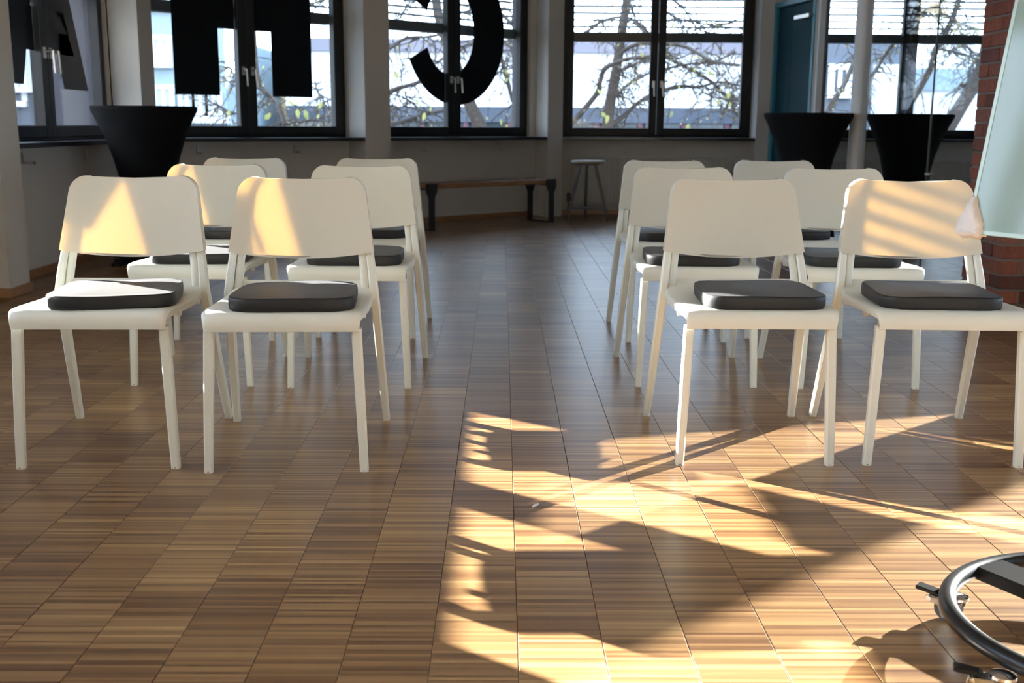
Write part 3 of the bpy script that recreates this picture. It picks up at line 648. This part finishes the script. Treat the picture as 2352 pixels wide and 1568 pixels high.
tree('leaning tree with dark trunk and branches behind the right window', 19,
     [(2150, 345), (2170, 305), (2200, 255), (2225, 215), (2243, 185), (2262, 120), (2275, 40), (2280, -40)], (38, 18),
     [(16, 11, [(2085, 245), (2105, 215), (2137, 158), (2148, 115), (2163, 92), (2180, 60), (2194, 25), (2203, -10)]), (9, 6, [(2130, 20), (2165, 30), (2200, 52), (2250, 68)]), (12, 8, [(2096, 45), (2130, 25), (2160, 5), (2190, -20)]),
      (8, 5, [(2195, 205), (2222, 190), (2232, 150), (2258, 135)]), (7, 5, [(2180, 120), (2215, 105), (2245, 130), (2270, 140)]), (14, 10, [(1895, 262), (1912, 235), (1940, 192), (1958, 150), (1975, 110)]), (10, 7, [(1990, 190), (2012, 160), (2030, 130), (2060, 90)])],
     [(2242, 58, 16), (2025, 45, 14), (2020, 68, 12), (2182, 178, 10), (1960, 20, 12)], 26, 70, 11)

# ------------------------------------------------------------------ furniture at the back
def hook(mtx, x, z, label, flip=1):
    t = thing('wall_hook', label, 'hook', group='steel hooks under the window sills'); t.matrix_world = mtx @ Matrix.Translation((x, 0, z))
    mb = MB(); mb.box(-.011, .011, 0, .012, -.065, .005); mb.obj('back_plate', M['metal'], t)
    mb = MB(); mb.box(-.010, .010, .012, .085, -.065, -.055); mb.box(-.010, .010, .078, .088, -.065, -.050); mb.obj('arm', M['metal'], t)
hook(DIAG, -2.40, .775, 'steel hook under the H window sill, near the black table')
hook(DIAG, -1.456, .775, 'steel hook under the right part of the H window sill')
hook(DIAG, -.013, .775, 'steel hook above the left half of the wooden bench')
hook(DIAG, 1.022, .775, 'steel hook above the right end of the wooden bench')
hook(LEFT, 6.90, .775, 'steel hook under the A window sill next to the white pillar')
hook(LEFT, 7.97, .775, 'steel hook under the A window sill next to the black table')

def cocktail_table(x, y, label, r=.35, h=1.075):
    t = thing('cocktail_table', label, 'table', (x, y, 0), group=None)
    prof = []
    pts = [(.0, .06), (.26, .06), (.255, .12), (.215, .25), (.185, .38), (.178, .48), (.19, .60), (.222, .74), (.27, .88), (.32, .99), (r-.004, h-.035), (r, h-.025), (r, h-.004), (r-.006, h), (.0, h)]
    mb = MB(); mb.lathe([(max(a, .001), z) for a, z in pts], 48); mb.obj('stretch_cover', M['tablecloth'], t, smooth=30)
    for k in range(4):
        a = R(45+90*k); f = MB(); f.tube([(.05*math.cos(a), .05*math.sin(a), .05), (.27*math.cos(a), .27*math.sin(a), .028)], .022, 8); f.lathe([(.034, 0), (.036, .02), (.02, .03)], 12, (.265*math.cos(a), .265*math.sin(a), 0)); f.obj('foot', M['black_steel'], t, smooth=40)
cocktail_table(-2.44, 7.7, 'black cocktail table with stretch cover at the left below the A and H windows')
cocktail_table(2.46, 9.0, 'black cocktail table with stretch cover left of the white column')
cocktail_table(3.385, 9.3, 'black cocktail table with stretch cover right of the white column')

# bench along the diagonal wall
t = thing('bench', 'low wooden plank bench on dark steel end frames below the round letter', 'bench'); t.matrix_world = DIAG @ Matrix.Translation((.27, .615, 0))
mb = MB(); mb.box(-.80, .80, -.15, .15, .385, .43); mb.obj('seat_plank', M['bench_wood'], t, bevel=.004, seg=1)
for sx in (-1, 1):
    mb = MB()
    for sy in (-1, 1):
        y0 = sy*.155; poly = [(-.035, 0), (.035, 0), (.035, .30), (.065, .36), (.065, .435), (-.065, .435), (-.065, .36), (-.035, .30)]
        mb.prism(poly, y0-.008, y0+.008, Matrix.Translation((sx*.77, 0, 0)))
    mb.box(sx*.77-.035, sx*.77+.035, -.155, .155, 0, .012); mb.box(sx*.77-.035, sx*.77+.035, -.155, .155, .372, .384); mb.obj('end_frame', M['black_steel'], t, bevel=.002, seg=1)

# three legged workshop stool
t = thing('stool', 'round workshop stool with grey steel legs and a foot plate before the radiator', 'stool', (.885, 11.47, 0))
mb = MB(); mb.lathe([(.001, .585), (.17, .585), (.176, .59), (.178, .602), (.172, .612), (.001, .612)], 36); mb.obj('seat', M['stool_wood'], t, smooth=30)
mb = MB(); mb.lathe([(.001, .572), (.13, .572), (.13, .585), (.001, .585)], 24); mb.obj('seat_plate', M['grey_steel'], t)
ang = [R(-153), R(-27), R(90)]
for a in ang:
    mb = MB(); c, s_ = math.cos(a), math.sin(a); mb.tube([(.085*c, .085*s_, .578), (.15*c, .15*s_, .33), (.235*c, .235*s_, .0)], [.016, .017, .013], 8); mb.obj('leg', M['grey_steel'], t, smooth=40)
mb = MB(); q = [(.205*math.cos(a), .205*math.sin(a)) for a in ang]; mb.prism([(x, y) for x, y in q], .115, .135, Matrix(((1, 0, 0, 0), (0, 0, 1, 0), (0, 1, 0, 0), (0, 0, 0, 1))))
mb.obj('foot_plate', M['grey_steel'], t, bevel=.004, seg=1)

def radiator(x0, x1, label, ztop=.63):
    t = thing('radiator', label, 'radiator'); t.matrix_world = BACK @ Matrix.Translation((x0, .03, 0)); L_ = x1-x0
    mb = MB(); prof = []; n = int(L_/.036); 
    ring0, ring1 = [], []
    for i in range(n+1):
        xx = L_*i/n
        for dx, yy in ((0, .085), (.010, .085), (.014, .076), (.022, .076), (.026, .085)):
            if xx+dx <= L_: ring0.append(Vector((xx+dx, yy, .13))); ring1.append(Vector((xx+dx, yy, ztop-.02)))
    ring0 += [Vector((L_, .06, .13)), Vector((0, .06, .13))]; ring1 += [Vector((L_, .06, ztop-.02)), Vector((0, .06, ztop-.02))]
    mb.loft([ring0, ring1]); mb.obj('front_panel', M['radiator'], t)
    mb = MB(); mb.box(0, L_, .01, .06, .14, ztop-.02); mb.obj('core', M['radiator'], t)
    mb = MB(); mb.box(-.005, L_+.005, .008, .09, ztop-.02, ztop); mb.obj('top_grille', M['radiator'], t, bevel=.003, seg=1)
    mb = MB(); mb.tube([(-.01, .05, .18), (-.06, .05, .18), (-.06, .05, .0)], .011, 8); mb.lathe([(.02, -.03), (.024, .0), (.022, .05), (.012, .06)], 12, (-.06, .05, .18)); mb.obj('valve', M['rail'], t, smooth=40)
radiator(.80, 2.68, 'long white panel radiator below the plain tree window behind the stool')
radiator(3.55, 5.35, 'white panel radiator below the right window behind the glass partition', .60)

# ------------------------------------------------------------------ chairs
def sgn(v): return -1 if v < 0 else 1
def leg_rear(sx):
    mb = MB()
    P = [(.246, .275, 0), (.2405, .236, .11), (.233, .182, .27), (.2265, .137, .405), (.2235, .124, .455), (.2180, .136, .51), (.2105, .153, .566), (.2035, .156, .578), (.190, .182, .68), (.180, .202, .755)]
    mb.rtube([(sx*x, y, z) for x, y, z in P], [.023, .025, .027, .028, .027, .025, .024, .034, .034, .034], [.024, .028, .031, .032, .030, .027, .024, .022, .021, .018], .0045)
    return mb.mesh('rear_leg', M['plastic'], smooth=28)
def web(sx):
    mb = MB()
    P = [(.1965, .122, .462), (.192, .135, .515), (.1845, .151, .5765)]
    mb.rtube([(sx*x, y+.004, z) for x, y, z in P], .024, .014, .004); return mb.mesh('upright_web', M['plastic'], smooth=50)
def leg_front(sx):
    mb = MB(); P = [(.2180, -.274, 0), (.2145, -.272, .10), (.208, -.267, .27), (.2025, -.262, .41)]
    mb.rtube([(sx*x, y, z) for x, y, z in P], [.024, .0255, .0275, .0275], [.024, .0255, .0275, .0275], .0045); return mb.mesh('front_leg', M['plastic'], smooth=28)
def seat_mesh():
    # (y_top, z_top, y_bot, z_bot, half width)
    rows = [(-.289, .404, -.281, .402, .2125), (-.291, .418, -.282, .416, .2135), (-.290, .434, -.279, .428, .2155), (-.284, .447, -.270, .432, .218), (-.272, .4545, -.258, .434, .2205), (-.255, .4575, -.24, .434, .2225),
            (-.20, .4575, -.20, .434, .2245), (-.10, .4535, -.10, .430, .2265), (0, .4515, 0, .428, .2265), (.07, .4535, .07, .430, .2235), (.105, .459, .110, .434, .2180), (.124, .468, .128, .440, .2130), (.134, .480, .139, .450, .2095), (.137, .489, .144, .487, .2075)]
    us = [-1, -.985, -.95, -.8, -.5, 0, .5, .8, .95, .985, 1]; rings = []
    for yt, zt, yb, zb, w in rows:
        top = []; h = max(zt-zb, .002)
        for u in us:
            k = abs(u); drop = 0
            if k > .94: drop = min(.006, h*.4)*((k-.94)/.06)**2
            sag = -.004*(1-u*u) if -.25 < yt < .1 else 0
            ft = drop/h if h else 0
            yy = yt+(yb-yt)*min(1, ft); top.append(Vector((u*w, yy, zt-drop+sag)))
        bot = [Vector((u*(w-.002), yb, zb)) for u in reversed(us)]; rings.append(top+bot)
    mb = MB(); mb.loft(rings)
    for sx in (-1, 1):
        for yy in (-.15, .06): mb.box(sx*.214-.006, sx*.214+.006, yy-.012, yy+.012, .420, .436)
    return mb.mesh('seat', M['plastic'], smooth=35)
def back_mesh():
    nz, nu = 20, 28; F, Bk = [], []
    for i in range(nz+1):
        t = 1-(1-i/nz)**1.9; fr, bk = [], []
        for j in range(nu+1):
            u = -1+2*j/nu; u = math.copysign(abs(u)**.8, u)
            w = .2228+(.1915-.2228)*t
            z0 = .576-.021*(1-u*u); z = z0+(.803-.007*(1-u*u)-z0)*t
            x = u*w
            # rounded upper corners
            rr = .05; zc = .803-rr; xc = w-rr
            if z > zc and abs(x) > xc:
                pass
            y = .133+.061*t+.010*(1-u*u)
            th = .0045; k = (abs(u)-.845)/.05; k = max(0, min(1, k)); k = k*k*(3-2*k); th += .033*k
            fr.append(Vector((x, y, z))); bk.append(Vector((x, y+th, z)))
        F.append(fr); Bk.append(bk)
    # squeeze corners to an arc
    def squeeze(v, w_top):
        rr = .046; 
        zc = .803-rr; 
        if v.z <= zc: return v
        t = (v.z-.566)/(.803-.566); w = .2228+(.1915-.2228)*t; lim = w-rr+math.sqrt(max(rr*rr-(v.z-zc)**2, 0)); 
        return Vector((v.x*lim/w, v.y, v.z))
    F = [[squeeze(v, 0) for v in r] for r in F]; Bk = [[squeeze(v, 0) for v in r] for r in Bk]
    mb = MB(); rings = [F[i]+list(reversed(Bk[i])) for i in range(nz+1)]
    mb.loft(rings); return mb.mesh('backrest', M['thin_plastic'], smooth=45)
def glide_mesh():
    mb = MB(); mb.lathe([(.001, 0), (.0115, 0), (.0125, .004), (.0115, .007), (.001, .007)], 14); return mb.mesh('glide', M['rubber'], smooth=40)
CME = dict(seat=seat_mesh(), back=back_mesh(), rl=[leg_rear(-1), leg_rear(1)], fl=[leg_front(-1), leg_front(1)], web=[web(-1), web(1)], glide=glide_mesh())
def chair(label, x, y, ang):
    t = thing('stacking_chair', label, 'chair', (x, y, 0), R(ang), 'white plastic chairs in two blocks of six')
    link('seat', CME['seat'], t); link('backrest', CME['back'], t)
    for k in (0, 1):
        sx = (-1, 1)[k]
        l = link('rear_leg', CME['rl'][k], t); link('glide', CME['glide'], l, (sx*.246, .275, 0))
        l = link('front_leg', CME['fl'][k], t); link('glide', CME['glide'], l, (sx*.218, -.274, 0))
        link('upright_web', CME['web'][k], t)
    return t
def cushion_mesh(seed):
    rnd = random.Random(seed); N_ = 40; rings = []
    def outline(scale, wf=.178, wb=.166, d0=-.172, d1=.172, r=.055):
        # rounded trapezoid as polar superellipse
        out = []
        for k in range(N_):
            a = 2*math.pi*k/N_; c, s_ = math.cos(a), math.sin(a); n = 6.5
            rad = (abs(c)**n+abs(s_)**n)**(-1/n); u, v = c*rad, s_*rad
            w = wf+(wb-wf)*(v+1)/2; out.append((u*(w-scale), (d1-d0)/2*v-(scale*v if scale else 0)))
        return out
    ph = [rnd.uniform(0, 6.28) for _ in range(6)]
    def wob(x, y, k): return .0022*math.sin(18*x+ph[0])*math.sin(15*y+ph[1])*k
    for z, ins in ((.0, .008), (.003, .002), (.010, 0), (.028, -.0005), (.036, .0005), (.0392, .0018), (.0402, .0045), (.0396, .009), (.041, .03), (.0425, .07), (.043, .12)):
        rings.append([Vector((x, y, z+(wob(x, y, 1) if z > .036 else 0))) for x, y in outline(ins)])
    mb = MB(); mb.loft(rings); return mb.mesh('seat_cushion', M['cushion'], smooth=60)
cmes = [cushion_mesh(s) for s in range(4)]
rowname = {'A': 'front row', 'B': 'middle row', 'C': 'rear row'}
side = {1: 'outer chair of the left block', 2: 'aisle chair of the left block', 3: 'aisle chair of the right block', 4: 'outer chair of the right block'}
CH_POS = {'A1': (-1.1475, 3.2925, 1.1), 'A2': (-.61375, 3.268, 2.2), 'A3': (.740, 3.346, -.2), 'A4': (1.298, 3.343, -2.3),
          'B1': (-1.151, 4.307, -.8), 'B2': (-.564, 4.282, .1), 'B3': (.738, 4.322, -.3), 'B4': (1.347, 4.306, -.3),
          'C1': (-1.2465, 5.198, -1.4), 'C2': (-.616, 5.269, -1.4), 'C3': (.793, 5.195, 1.0), 'C4': (1.355, 5.307, 1.4)}
CU = {'A1': (.030, -.098, 7), 'A2': (.018, -.104, 1), 'A3': (.020, -.104, 0), 'A4': (-.018, -.095, -1), 'B1': (.022, -.10, 2), 'B2': (.018, -.10, 0), 'B3': (-.015, -.10, -1), 'B4': (-.02, -.10, -2),
      'C1': (.0, -.10, 1), 'C2': (.01, -.10, 0), 'C3': (-.005, -.10, 0), 'C4': (-.01, -.10, 1)}
for i, (k, (x, y, a)) in enumerate(CH_POS.items()):
    lab = 'white plastic chair, dark cushion, %s, %s' % (rowname[k[0]], side[int(k[1])])
    chair(lab, x, y, a)
    dx, dy, da = CU[k]; ca, sa = math.cos(R(a)), math.sin(R(a))
    o = link('seat_cushion', cmes[i % 4], None, (x+dx*ca-dy*sa, y+dx*sa+dy*ca, .4545)); o.rotation_euler = (0, 0, R(a+da))
    tag(o, 'charcoal seat cushion on the %s, %s' % (side[int(k[1])], rowname[k[0]]), 'cushion', 'charcoal cushions on the white chairs')

# ------------------------------------------------------------------ mobile glass whiteboard
CX, CY = 1.1531, 1.8734; RR, RZ, RT = .3096, .0734, .0168
t = thing('mobile_whiteboard', 'glass whiteboard on a round black wheeled base at the right edge', 'whiteboard', (CX, CY, 0))
mb = MB(); n, k_ = 72, 16
vs = [Vector(((RR+RT*math.cos(2*math.pi*j/k_))*math.cos(2*math.pi*i/n), (RR+RT*math.cos(2*math.pi*j/k_))*math.sin(2*math.pi*i/n), RZ+RT*math.sin(2*math.pi*j/k_))) for i in range(n) for j in range(k_)]
mb.add(vs, [(i*k_+j, ((i+1) % n)*k_+j, ((i+1) % n)*k_+(j+1) % k_, i*k_+(j+1) % k_) for i in range(n) for j in range(k_)]); mb.obj('base_ring', M['black_powder'], t, smooth=60)
bd = Vector((.478, -.878, 0)).normalized(); bm_ = Matrix((bd, Vector((-bd.y, bd.x, 0)), Vector((0, 0, 1)))).transposed().to_4x4()
mb = MB(); mb.box(-RR+.004, RR-.004, -.04, .04, RZ-.016, RZ+.012, bm_); mb.obj('cross_bar', M['black_powder'], t, bevel=.002, seg=1)
mb = MB(); mb.tube([(0, 0, RZ+.01), (0, 0, 1.25)], .021, 16); mb.obj('post', M['black_powder'], t, smooth=60)
mb = MB(); mb.lathe([(.04, RZ+.012), (.04, RZ+.02), (.022, RZ+.05)], 20); mb.obj('post_collar', M['black_powder'], t, smooth=40)
# board: lower left corner and lean taken along the board
BLp = Vector((.8726-CX, 2.05-CY, .7757)); up = Vector((.878*.19, .478*.19, 1)).normalized(); nb = bd.cross(up).normalized()
bmx = Matrix((bd, nb, up)).transposed().to_4x4(); bmx.translation = BLp
mb = MB(); mb.box(0, .68, -.003, .003, 0, 1.0, bmx); mb.obj('glass_panel', M['board'], t)
mb = MB(); e_ = .0045
for a, b, c, d in ((-.003, e_, 0, 1.0), (.68-e_, .683, 0, 1.0), (e_, .68-e_, -.003, e_), (e_, .68-e_, 1-e_, 1.003)): mb.box(a, b, -.0042, .0042, c, d, bmx)
mb.obj('panel_edge', M['board_edge'], t)['label'] = 'pale green polished glass edge'
mb = MB(); q = BLp+bd*.34+up*.42; sd = 1 if (Vector((0, 0, 0))-Vector((q.x, q.y, 0))).dot(nb) > 0 else -1
mb.tube([q+nb*sd*.006, Vector((0, 0, q.z))], .02, 12); mb.obj('panel_bracket', M['black_powder'], t, smooth=40)
# casters
def caster_local():
    p = {}
    mb = MB(); mb.tube([(-.011, 0, 0), (.011, 0, 0)], .0255, 28); p['wheel'] = mb.mesh('wheel', M['rubber'], smooth=40, bevel=0)
    mb = MB(); mb.tube([(-.0122, 0, 0), (.0122, 0, 0)], .013, 20); p['hub'] = mb.mesh('wheel_hub', M['black_powder'], smooth=40)
    mb = MB()
    for sx in (-1, 1): mb.prism([(-.008, .02), (.008, .02), (.026, .044), (.030, .058), (-.042, .060), (-.044, .049), (-.018, .044)], sx*.0145-.001, sx*.0145+.001, Matrix(((0, 1, 0, 0), (1, 0, 0, 0), (0, 0, 1, 0), (0, 0, 0, 1))))
    mb.box(-.0155, .0155, -.035, .028, .056, .060); p['fork'] = mb.mesh('fork', M['zinc'], bevel=.0008, seg=1)
    mb = MB(); mb.lathe([(.001, .0595), (.021, .0595), (.023, .063), (.022, .068), (.012, .072), (.001, .073)], 24, (0, .014, 0)); p['swivel'] = mb.mesh('swivel_cap', M['chrome'], smooth=30)
    mb = MB(); mb.tube([(-.018, -.036, .0535), (.018, -.036, .0535)], .0055, 12); p['pin'] = mb.mesh('axle_pin', M['chrome'], smooth=40)
    mb = MB(); mb.prism([(-.066, .0675), (-.064, .0640), (-.022, .0605), (-.016, .064), (-.024, .0685), (-.064, .0725)], -.012, .012, Matrix(((0, 1, 0, 0), (1, 0, 0, 0), (0, 0, 1, 0), (0, 0, 0, 1)))); p['pedal'] = mb.mesh('brake_pedal', M['black_powder'], bevel=.0012, seg=1)
    return p
CP = caster_local()
def caster(ang, rot, rad=RR):
    # swivel cap sits under the ring at angle ang; rot turns the pedal (local -y) direction
    px, py = rad*math.cos(R(ang)), rad*math.sin(R(ang)); mm = Matrix.Rotation(R(rot), 4, 'Z') @ Matrix.Translation((0, -.014, -.0135))
    base = Matrix.Translation((px, py, 0)) @ mm
    w_ = link('caster', CP['fork'], t); w_.matrix_local = base
    for nm, key, off in (('wheel', 'wheel', (0, .0, .0255+.0135)), ('wheel_hub', 'hub', (0, 0, .0255+.0135)), ('swivel_cap', 'swivel', (0, 0, 0)), ('axle_pin', 'pin', (0, 0, 0)), ('brake_pedal', 'pedal', (0, 0, 0))):
        c = link(nm, CP[key], w_); c.matrix_local = Matrix.Translation(off)
for ang, rot, rad in ((145.5, 229, .297), (207, 250, .332), (25, 115, RR), (-35, 55, RR)): caster(ang, rot, rad)

# white cloth tucked over the lower left corner of the board
def cloth():
    rnd = random.Random(4); nu, nv = 14, 12; rings = []
    c0 = Vector((CX, CY, 0))+BLp
    mb = MB(); n = 26
    for i in range(7):
        f = i/6; off = (-.026+.052*f); puff = math.sin(math.pi*f)**.5 if 0 < f < 1 else .35
        ring = []
        outl = [(-.028, .002), (-.020, .032), (-.006, .062), (.004, .070), (.012, .050), (.030, .018), (.036, -.004), (.024, -.012), (.006, -.010), (-.012, -.013)]
        m_ = len(outl)
        for k in range(n):
            q = k/n*m_; a = int(q); g = q-a; p, r = outl[a % m_], outl[(a+1) % m_]
            x = p[0]+(r[0]-p[0])*g; z = p[1]+(r[1]-p[1])*g; cx, cz = .004, .02
            s_ = .55+.45*puff+.07*math.sin(3*k+2*i)
            ring.append(c0+bd*(cx+(x-cx)*s_)+up*(cz+(z-cz)*s_)+nb*(off*.55+.0028*math.sin(k*1.7+i)))
        rings.append(ring)
    mb.loft(rings); return mb.obj('cleaning_cloth', M['cloth'], smooth=70)
tag(cloth(), 'white cloth tucked over the lower corner of the glass whiteboard', 'cloth')
mb = MB(); mb.tube([(0, 0, .002), (.006, .009, .003), (.014, .016, .0025), (.016, .022, .004)], [.002, .004, .003, .001], 6); o = mb.obj('paper_scrap', M['lint'], smooth=60); o.location = (.083, 2.70, 0); tag(o, 'tiny white paper scrap on the parquet near the aisle', 'scrap')
